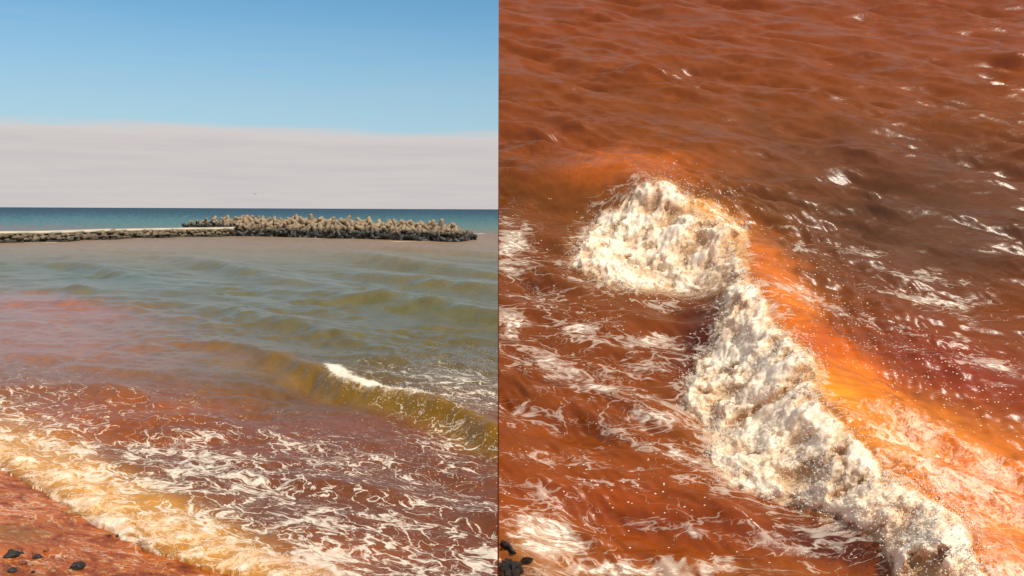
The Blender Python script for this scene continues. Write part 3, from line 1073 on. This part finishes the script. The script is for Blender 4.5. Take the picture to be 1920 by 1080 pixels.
sp_ = np.abs(np.gradient(V, axis=0)) * 1.05
TR2 = math.radians(215)
ZR = sines(U, V, TR2 + 0.35, 0.75, 2.2, 14, 0.062, 0.36, 31, sp_, 0.15)
ZR += sines(U, V, TR2 + 0.55, 0.20, 0.70, 40, 0.034, 0.34, 32, sp_, 0.25)
ZR += sines(U, V, TR2 + 0.5, 0.06, 0.19, 44, 0.0066, 0.42, 33, sp_, 0.35)
ZR *= 0.5 + 0.9 * sst(fbm(U / 1.6, V / 1.6, 3, 71), -0.35, 0.4)
# the breaking wave: crest line surveyed with its height
CR = [(1000, 318, .10), (1080, 300, .22), (1160, 300, .36), (1235, 325, .50), (1310, 368, .50), (1395, 432, .46), (1440, 520, .46), (1500, 600, .48), (1545, 680, .50), (1600, 770, .50),
      (1660, 830, .48), (1730, 890, .44), (1790, 950, .42), (1840, 1020, .40), (1890, 1100, .38), (1950, 1180, .35)]
crest = np.array([plane_uv(a, b, h) for a, b, h in CR])
cA = np.array([a[2] for a in CR])
cr_s = catmull(np.column_stack([crest, cA]), 6)
wu = U + 0.06 * fbm(U * 2.2, V * 2.2, 3, 73)
wvv = V + 0.06 * fbm(U * 2.2 + 4, V * 2.2, 3, 74)
dC, pC, sC = polydist(wu, wvv, cr_s[:, :2])
A_R = np.interp(pC, np.arange(len(cr_s)), cr_s[:, 2])
sgn = sC                                           # + = left of travel
tst = plane_uv(1300, 620)
_, _, s0 = polydist(np.array([tst[0]]), np.array([tst[1]]), cr_s[:, :2])
dR = np.where(sgn == s0[0], dC, -dC)               # + in front (the breaking side)
hw = np.where(dR > 0, np.exp(-np.abs(dR / 0.40) ** 1.7), np.exp(-np.abs(dR / 0.85) ** 1.5))
A_R = A_R * 0.86
hw = hw - 0.14 * np.exp(-((dR - 0.62) / 0.3) ** 2)
ZR = ZR * (1 - 0.55 * np.exp(-(dR / 0.5) ** 2)) + A_R * hw
# long shallow furrows drawn up the wave's back
ZR += 0.010 * A_R / 0.4 * np.sin(dR * 34 + 5 * fbm(U * 1.2, V * 1.2, 3, 79)) * sst(-dR, 0.05, 0.4) * (1 - sst(-dR, 0.9, 1.9))
PB = H3 + ZR[..., None] * NR
qx, qy = proj(PB)
nx = qx + 22 * fbm(U * 3.2, V * 3.2, 4, 75) + 8 * perlin(U * 16, V * 16, 76)
ny = qy + 18 * fbm(U * 3.2 + 9, V * 3.2, 4, 77) + 7 * perlin(U * 16 + 5, V * 16, 78)
POLY_A = [(1066, 497), (1098, 440), (1128, 398), (1168, 372), (1205, 345), (1242, 334), (1285, 362), (1345, 390), (1405, 432), (1400, 500), (1356, 545), (1290, 552), (1235, 552), (1170, 545), (1110, 522)]
POLY_B = [(1352, 545), (1392, 505), (1420, 530), (1448, 590), (1500, 632), (1540, 690), (1545, 765), (1600, 815), (1650, 850), (1668, 895), (1750, 930), (1805, 965), (1822, 1010), (1860, 1100), (1900, 1180),
          (1720, 1180), (1672, 1085), (1648, 1015), (1600, 985), (1540, 966), (1450, 940), (1372, 912), (1332, 872), (1322, 800), (1272, 752), (1288, 705), (1328, 650), (1350, 600)]
POLY_C = [(1400, 430), (1450, 480), (1470, 590), (1520, 650), (1570, 745), (1660, 730), (1780, 790), (1850, 835), (1990, 900), (1990, 1180), (1860, 1180), (1800, 960), (1660, 860), (1540, 760), (1440, 590)]
sA, sB, sC2 = polysdf(nx, ny, POLY_A), polysdf(nx, ny, POLY_B), polysdf(nx, ny, POLY_C)
fx = -0.02
thR = np.maximum(sst(sA, -12, 18), sst(sB, -12, 18))
inner = np.maximum(sst(sA, 0, 45), sst(sB, 0, 45))
# amber windows of clear water inside the froth, upper right of the first lump
win = np.exp(-(((qx - 1330) / 90) ** 2 + ((qy - 455) / 45) ** 2)) + 0.8 * np.exp(-(((qx - 1270) / 60) ** 2 + ((qy - 402) / 12) ** 2))
thR = np.clip(thR - (0.75 * inner + 0.5 * sst(qy, 780, 960)) * sst(fbm(U / 0.30, V / 0.18, 4, 84), 0.06, 0.5), 0, 1)
thR = thR * np.clip(0.66 + 0.75 * fbm(U / 0.30, V / 0.26, 4, 86), 0.22, 0.95)
thR = np.clip(thR - 0.42 * win * (0.7 + fbm(U * 5, V * 5, 3, 83)), 0, 1)
bR = (0.40 * billow(U / 0.32, V / 0.32, 161) + 0.24 * billow(U / 0.13, V / 0.13, 162) + 0.18 * billow(U / 0.065, V / 0.065, 163)
      + 0.20 * (0.5 + 0.9 * fbm(U / 0.16, V / 0.16, 4, 166, 0.5)))
lumpR = sst(thR, 0.15, 0.8) * (0.25 + 0.75 * inner)
rag = perlin(U / 0.03, V / 0.03, 165)
laceC = sst(sC2, -14, 26) * (1 - 0.9 * np.exp(-(((qx - 1610) / 90) ** 2 + ((qy - 700) / 60) ** 2))) * sst(qy, 480, 720)
thR = np.maximum(thR, laceC * np.clip(0.40 + 0.65 * fbm(U / 0.5, V / 0.28, 4, 88), 0, 0.52))
lumpR = np.maximum(lumpR, 0.25 * laceC)
ZR2 = ZR + lumpR * (0.24 * (bR - 0.35) + 0.004 * rag * sst(perlin(U / 0.2, V / 0.2, 167), -0.3, 0.3))
P3 = H3 + ZR2[..., None] * NR
# froth leans over the face (towards the front)
gdir = np.array([-0.75, -0.66])
lean = (lumpR * 0.10 * bR)[..., None]
P3 = P3 + lean * (gdir[0] * np.array([1.0, 0, 0]) + gdir[1] * VR) * sst(GX, 935, 990)[..., None]
ZRm = ZR2


def blobR(cx, cy, rx, ry, rotd=0.0, p=2.0):
    a = math.radians(rotd)
    dx, dy = nx - cx, ny - cy
    u_, v_ = dx * math.cos(a) + dy * math.sin(a), -dx * math.sin(a) + dy * math.cos(a)
    return np.exp(-((np.abs(u_ / rx)) ** p + np.abs(v_ / ry) ** p))


dR_l = np.zeros_like(U)
for b_ in ((960, 470, 60, 45, 70, .95), (955, 600, 40, 45, 0, .9), (1210, 640, 80, 16, 5, .95), (1240, 685, 70, 20, -8, .9), (1090, 620, 70, 30, -12, .62), (1060, 690, 140, 30, 12, .65),
           (1130, 735, 80, 22, 8, .85), (1240, 775, 75, 30, 0, .9), (1150, 810, 110, 22, 15, .7), (1280, 855, 70, 14, 25, .8), (1060, 860, 200, 12, 6, .5), (1170, 880, 150, 10, 6, .5),
           (1330, 1000, 170, 14, 10, .66), (1450, 1010, 190, 20, 14, .72), (1560, 1010, 90, 30, 20, .8), (1120, 905, 90, 8, 4, .5),
           (1000, 560, 60, 30, 0, .55), (1250, 560, 120, 14, 6, .6), (1320, 700, 30, 60, 0, .6), (1000, 780, 120, 20, 14, .5), (990, 935, 80, 26, 20, .75), (1030, 1010, 80, 60, 35, 1.0), (1000, 980, 80, 26, 10, .95),
           (1180, 1066, 240, 14, 0, 1.0), (1350, 1072, 160, 12, 0, .8),
           (1625, 472, 55, 6, 8, .9), (1520, 470, 60, 5, 18, .6), (1745, 522, 90, 6, 8, .9), (1760, 562, 85, 8, 8, .95), (1640, 600, 50, 6, 16, .7), (1690, 622, 70, 7, 14, .8), (1830, 640, 70, 7, 8, .8),
           (1880, 688, 55, 14, 14, .9), (1500, 545, 60, 20, 30, .6), (1780, 670, 110, 6, 10, .6), (1450, 425, 60, 5, 10, .6), (1850, 470, 40, 4, 4, .5), (1560, 580, 90, 8, 22, .5), (1800, 590, 80, 5, 8, .4)):
    dR_l = np.maximum(dR_l, b_[5] * blobR(*b_[:5]))
dR_l = np.maximum(dR_l, 0.42 * sst(sC2, -10, 30) * (1 - 0.85 * np.exp(-(((qx - 1610) / 90) ** 2 + ((qy - 700) / 60) ** 2))) * sst(qy, 560, 800))
dR_l = np.maximum(dR_l, 0.55 * np.maximum(sst(sA, -45, 0), sst(sB, -40, 0)) * (dR > -0.05))
flR = np.zeros_like(U)
back_flk = 0.34 * np.maximum(blobR(1560, 580, 130, 60, 35), blobR(1720, 680, 190, 60, 22))
for b_ in ((1560, 560, 110, 70, 35, .5), (1700, 640, 150, 60, 15, .35), (1330, 380, 90, 40, 35, .6), (1100, 600, 160, 100, 0, .28), (1150, 920, 200, 110, 8, .40), (980, 420, 60, 50, 0, .6), (1280, 570, 160, 20, 4, .8), (1620, 760, 120, 60, 30, .5),
           (1330, 680, 40, 70, 0, .7), (1600, 1000, 90, 50, 25, .5), (1850, 800, 80, 40, 20, .5), (1240, 320, 60, 30, 0, .5), (1400, 990, 200, 60, 8, .35)):
    flR = np.maximum(flR, 0.18 * b_[5] * blobR(*b_[:5]))

flR = np.maximum(flR, back_flk)
# body colour: iron-red water, amber backlit glow painted in along the crest, darker and browner at the back
tabR = [(-200, (124, 56, 5)), (60, (130, 60, 5)), (220, (124, 62, 6)), (360, (112, 60, 8)), (500, (116, 57, 6)), (700, (126, 60, 5)), (900, (140, 66, 6)), (1100, (144, 68, 8))]
ty = np.array([a[0] for a in tabR], float)
tcx = np.array([srgb(*a[1]) for a in tabR])
aR = np.stack([np.interp(ny, ty, tcx[:, k]) for k in range(3)], -1)
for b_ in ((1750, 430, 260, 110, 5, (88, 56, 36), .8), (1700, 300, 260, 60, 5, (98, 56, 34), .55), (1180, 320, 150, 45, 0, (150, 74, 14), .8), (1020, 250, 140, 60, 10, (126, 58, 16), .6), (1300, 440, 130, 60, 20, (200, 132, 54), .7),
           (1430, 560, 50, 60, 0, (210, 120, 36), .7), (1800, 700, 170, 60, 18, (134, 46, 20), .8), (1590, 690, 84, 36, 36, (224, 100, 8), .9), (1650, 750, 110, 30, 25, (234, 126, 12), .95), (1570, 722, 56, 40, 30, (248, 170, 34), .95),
           (1440, 500, 70, 40, 50, (206, 104, 24), .7), (1190, 310, 110, 30, 0, (196, 96, 14), .6), (1480, 590, 46, 50, 45, (226, 124, 24), .85), (1550, 670, 120, 34, 42, (206, 92, 12), .7), (1720, 830, 210, 60, 15, (230, 136, 36), .9), (1850, 920, 140, 90, 25, (216, 112, 28), .9), (1860, 1030, 110, 80, 0, (216, 118, 36), .9), (1330, 650, 60, 80, 0, (66, 12, 7), .85), (1560, 1020, 130, 40, 16, (62, 16, 11), .85), (1200, 480, 90, 50, 0, (214, 176, 130), .5),  # dark maroon blobs paint the shade in the trough and under the froth
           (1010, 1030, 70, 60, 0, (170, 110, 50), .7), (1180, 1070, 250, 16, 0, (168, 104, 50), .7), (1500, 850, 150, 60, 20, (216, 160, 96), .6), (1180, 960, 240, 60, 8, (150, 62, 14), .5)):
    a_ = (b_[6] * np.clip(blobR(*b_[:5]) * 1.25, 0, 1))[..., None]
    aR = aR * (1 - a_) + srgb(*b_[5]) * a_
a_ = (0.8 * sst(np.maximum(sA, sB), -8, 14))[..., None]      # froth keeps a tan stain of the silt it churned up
gold = sst(-dR, -0.22, 0.10)[..., None]  # back side goldener: its backlit glow is painted into the froth colour
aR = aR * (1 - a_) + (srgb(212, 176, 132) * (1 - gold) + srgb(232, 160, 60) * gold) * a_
aR = aR * (0.95 + 0.25 * fbm(U * 1.6, V * 2.4, 4, 87))[..., None]
# streak noise up the wave's back, breaking up the painted amber glow
stk = fbm(pC * 1.3 + 0.8 * fbm(U * 2, V * 2, 3, 92), dR * 1.1, 5, 90, 0.6)
aR = aR * np.clip(1 + 0.75 * stk * (dR < 0) * np.exp(dR / 1.1), 0.4, 1.5)[..., None]
nr, nc = U.shape
loc = np.stack([P3[..., 0] - O_R[0], (P3 - O_R) @ VR, (P3 - O_R) @ NR], -1).reshape(-1, 3) * SZ
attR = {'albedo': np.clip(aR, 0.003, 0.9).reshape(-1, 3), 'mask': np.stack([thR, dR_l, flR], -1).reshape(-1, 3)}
FqR = grid_faces(nr, nc)
ftR = thR.reshape(-1)[FqR].mean(1)
MWR = Matrix(((1, 0, 0, O_B[0]), (0, VR[1], NR[1], O_B[1]), (0, VR[2], NR[2], O_B[2]), (0, 0, 0, 1)))
used, f2 = submesh(loc, FqR, ftR < 0.4)
# close the body of water with sides and a floor so that it is solid
idx = np.arange(nr * nc).reshape(nr, nc)
rim = np.concatenate([idx[0, :], idx[1:, -1], idx[-1, -2::-1], idx[-2:0, -1 * nc]])
mp = np.full(nr * nc, -1)
mp[used] = np.arange(len(used))
base_w = O_B + (P3.reshape(-1, 3)[rim] - O_R) * SZ
base_w[:, 2] = -1.0
base_w[rim % nc == 0, 0] += 0.35
base = np.stack([base_w[:, 0] - O_B[0], (base_w - O_B) @ VR, (base_w - O_B) @ NR], -1)
top = loc[rim]
VV = np.concatenate([loc[used], top, base])
nb = len(rim)
o0 = len(used)
kk = np.arange(nb)
sides = np.stack([o0 + kk, o0 + (kk + 1) % nb, o0 + nb + (kk + 1) % nb, o0 + nb + kk], -1)
AA = {k: np.concatenate([v[used], v[rim], v[rim]]) for k, v in attR.items()}
AA['mask'][o0:] = 0
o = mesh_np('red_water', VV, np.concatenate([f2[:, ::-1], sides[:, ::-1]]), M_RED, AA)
_sm = np.ones(len(o.data.polygons), bool)
_sm[-nb:] = False
o.data.polygons.foreach_set('use_smooth', _sm)
o.matrix_world = MWR
tag(o, 'rust red choppy water with mauve sky sheen and white foam lace', 'water', kind='structure')
# which lump of froth does a face belong to
isA = (sA > sB).reshape(-1)[FqR].mean(1) > 0.5
for nm, kp, lb in (('breaker_foam', (ftR >= 0.4) & isA, 'upper white foam lump where the red wave starts to break'),
                   ('breaker_foam', (ftR >= 0.4) & ~isA, 'long cascade of white foam tumbling down the face of the red wave')):
    used, f2 = submesh(loc, FqR, kp)
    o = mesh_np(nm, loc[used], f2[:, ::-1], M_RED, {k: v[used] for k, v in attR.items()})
    o.matrix_world = MWR
    tag(o, lb, 'foam', kind='stuff')
# flying drops and froth beads
flat = P3.reshape(-1, 3)
tr = (thR * sst(np.maximum(sA, sB), -22, -2)).reshape(-1)
okv = (GX.reshape(-1) > 950)
cand = np.where((tr > 0.5) & okv)[0]
pk = rng.choice(cand, 4500, False)
e = rng.exponential(0.010, len(pk))
Pd = flat[pk] + NR * e[:, None] + rng.normal(0, .006, (len(pk), 3))
r1_ = rng.uniform(0.0018, 0.0045, len(pk))
edge_c = np.where((tr > 0.12) & (tr < 0.75) & okv)[0]
pk2 = rng.choice(edge_c, 9000, False)
e2 = rng.exponential(0.035, len(pk2))
Pd2 = flat[pk2] + NR * e2[:, None] + (rng.normal(0, .03, (len(pk2), 2)) @ np.array([[1, 0, 0], VR]))
Pd2 = Pd2[:, :3]
r2_ = rng.uniform(0.002, 0.0065, len(pk2))
# jets: strings of drops thrown up and forwards
clump = fbm(U / 0.25, V / 0.25, 3, 171).reshape(-1)
jc = np.where((tr > 0.25) & (clump > 0.12) & okv)[0]
js = rng.choice(jc, 900, False)
JP, JR = [], []
fdir = gdir[0] * np.array([1.0, 0, 0]) + gdir[1] * VR
for j in js:
    n_ = rng.integers(6, 26)
    L_ = rng.exponential(0.055) + 0.02
    t_ = np.sort(rng.random(n_))
    vdir = NR * rng.uniform(.6, 1.2) + fdir * rng.uniform(-.2, .9) + np.array([1.0, 0, 0]) * rng.normal(0, .35)
    p_ = flat[j] + t_[:, None] * vdir * L_ - NR * (t_ ** 2 * L_ * 0.4)[:, None] + rng.normal(0, .004, (n_, 3))
    JP.append(p_)
    JR.append(rng.uniform(0.002, 0.0065, n_) * (1.15 - 0.6 * t_))
PP, RR = np.concatenate([Pd, Pd2] + JP), np.concatenate([r1_, r2_] + JR)
droplets('breaker_spray', O_B + (PP - O_R) * SZ, RR * SZ, 'white beads and flying drops over the breaking red wave', 'spray')

# a dark wet rock in the near corner of the red water
def on_plane(px, py, lift):
    return hit(px, py, NR, O_R, lift)


for i, (px, py, wd, lb) in enumerate(((962, 1066, 50, 'largest black wet rock awash in brown foam at the near corner of the red water'),
                                     (950, 1024, 34, 'flat black rock behind the largest wet rock, foam around it'),
                                     (986, 1050, 22, 'small black rock half sunk in foam right of the largest wet rock'))):
    p = on_plane(px, py, 0.02)
    p = O_B + (p - O_R) * SZ
    r_ = wd / 2 / F_PX * np.linalg.norm(p - Cc)
    o = put('shore_rock', stone_mesh('shore_rock', 300 + i, 4, 0.8, 0.8, 0.9), M_DARK, p, (r_ * 1.0, r_ * 0.8, r_ * .5), 1.0 + i, TILT)
    tag(o, lb, 'rock', 'rocks at the foot of the red water')
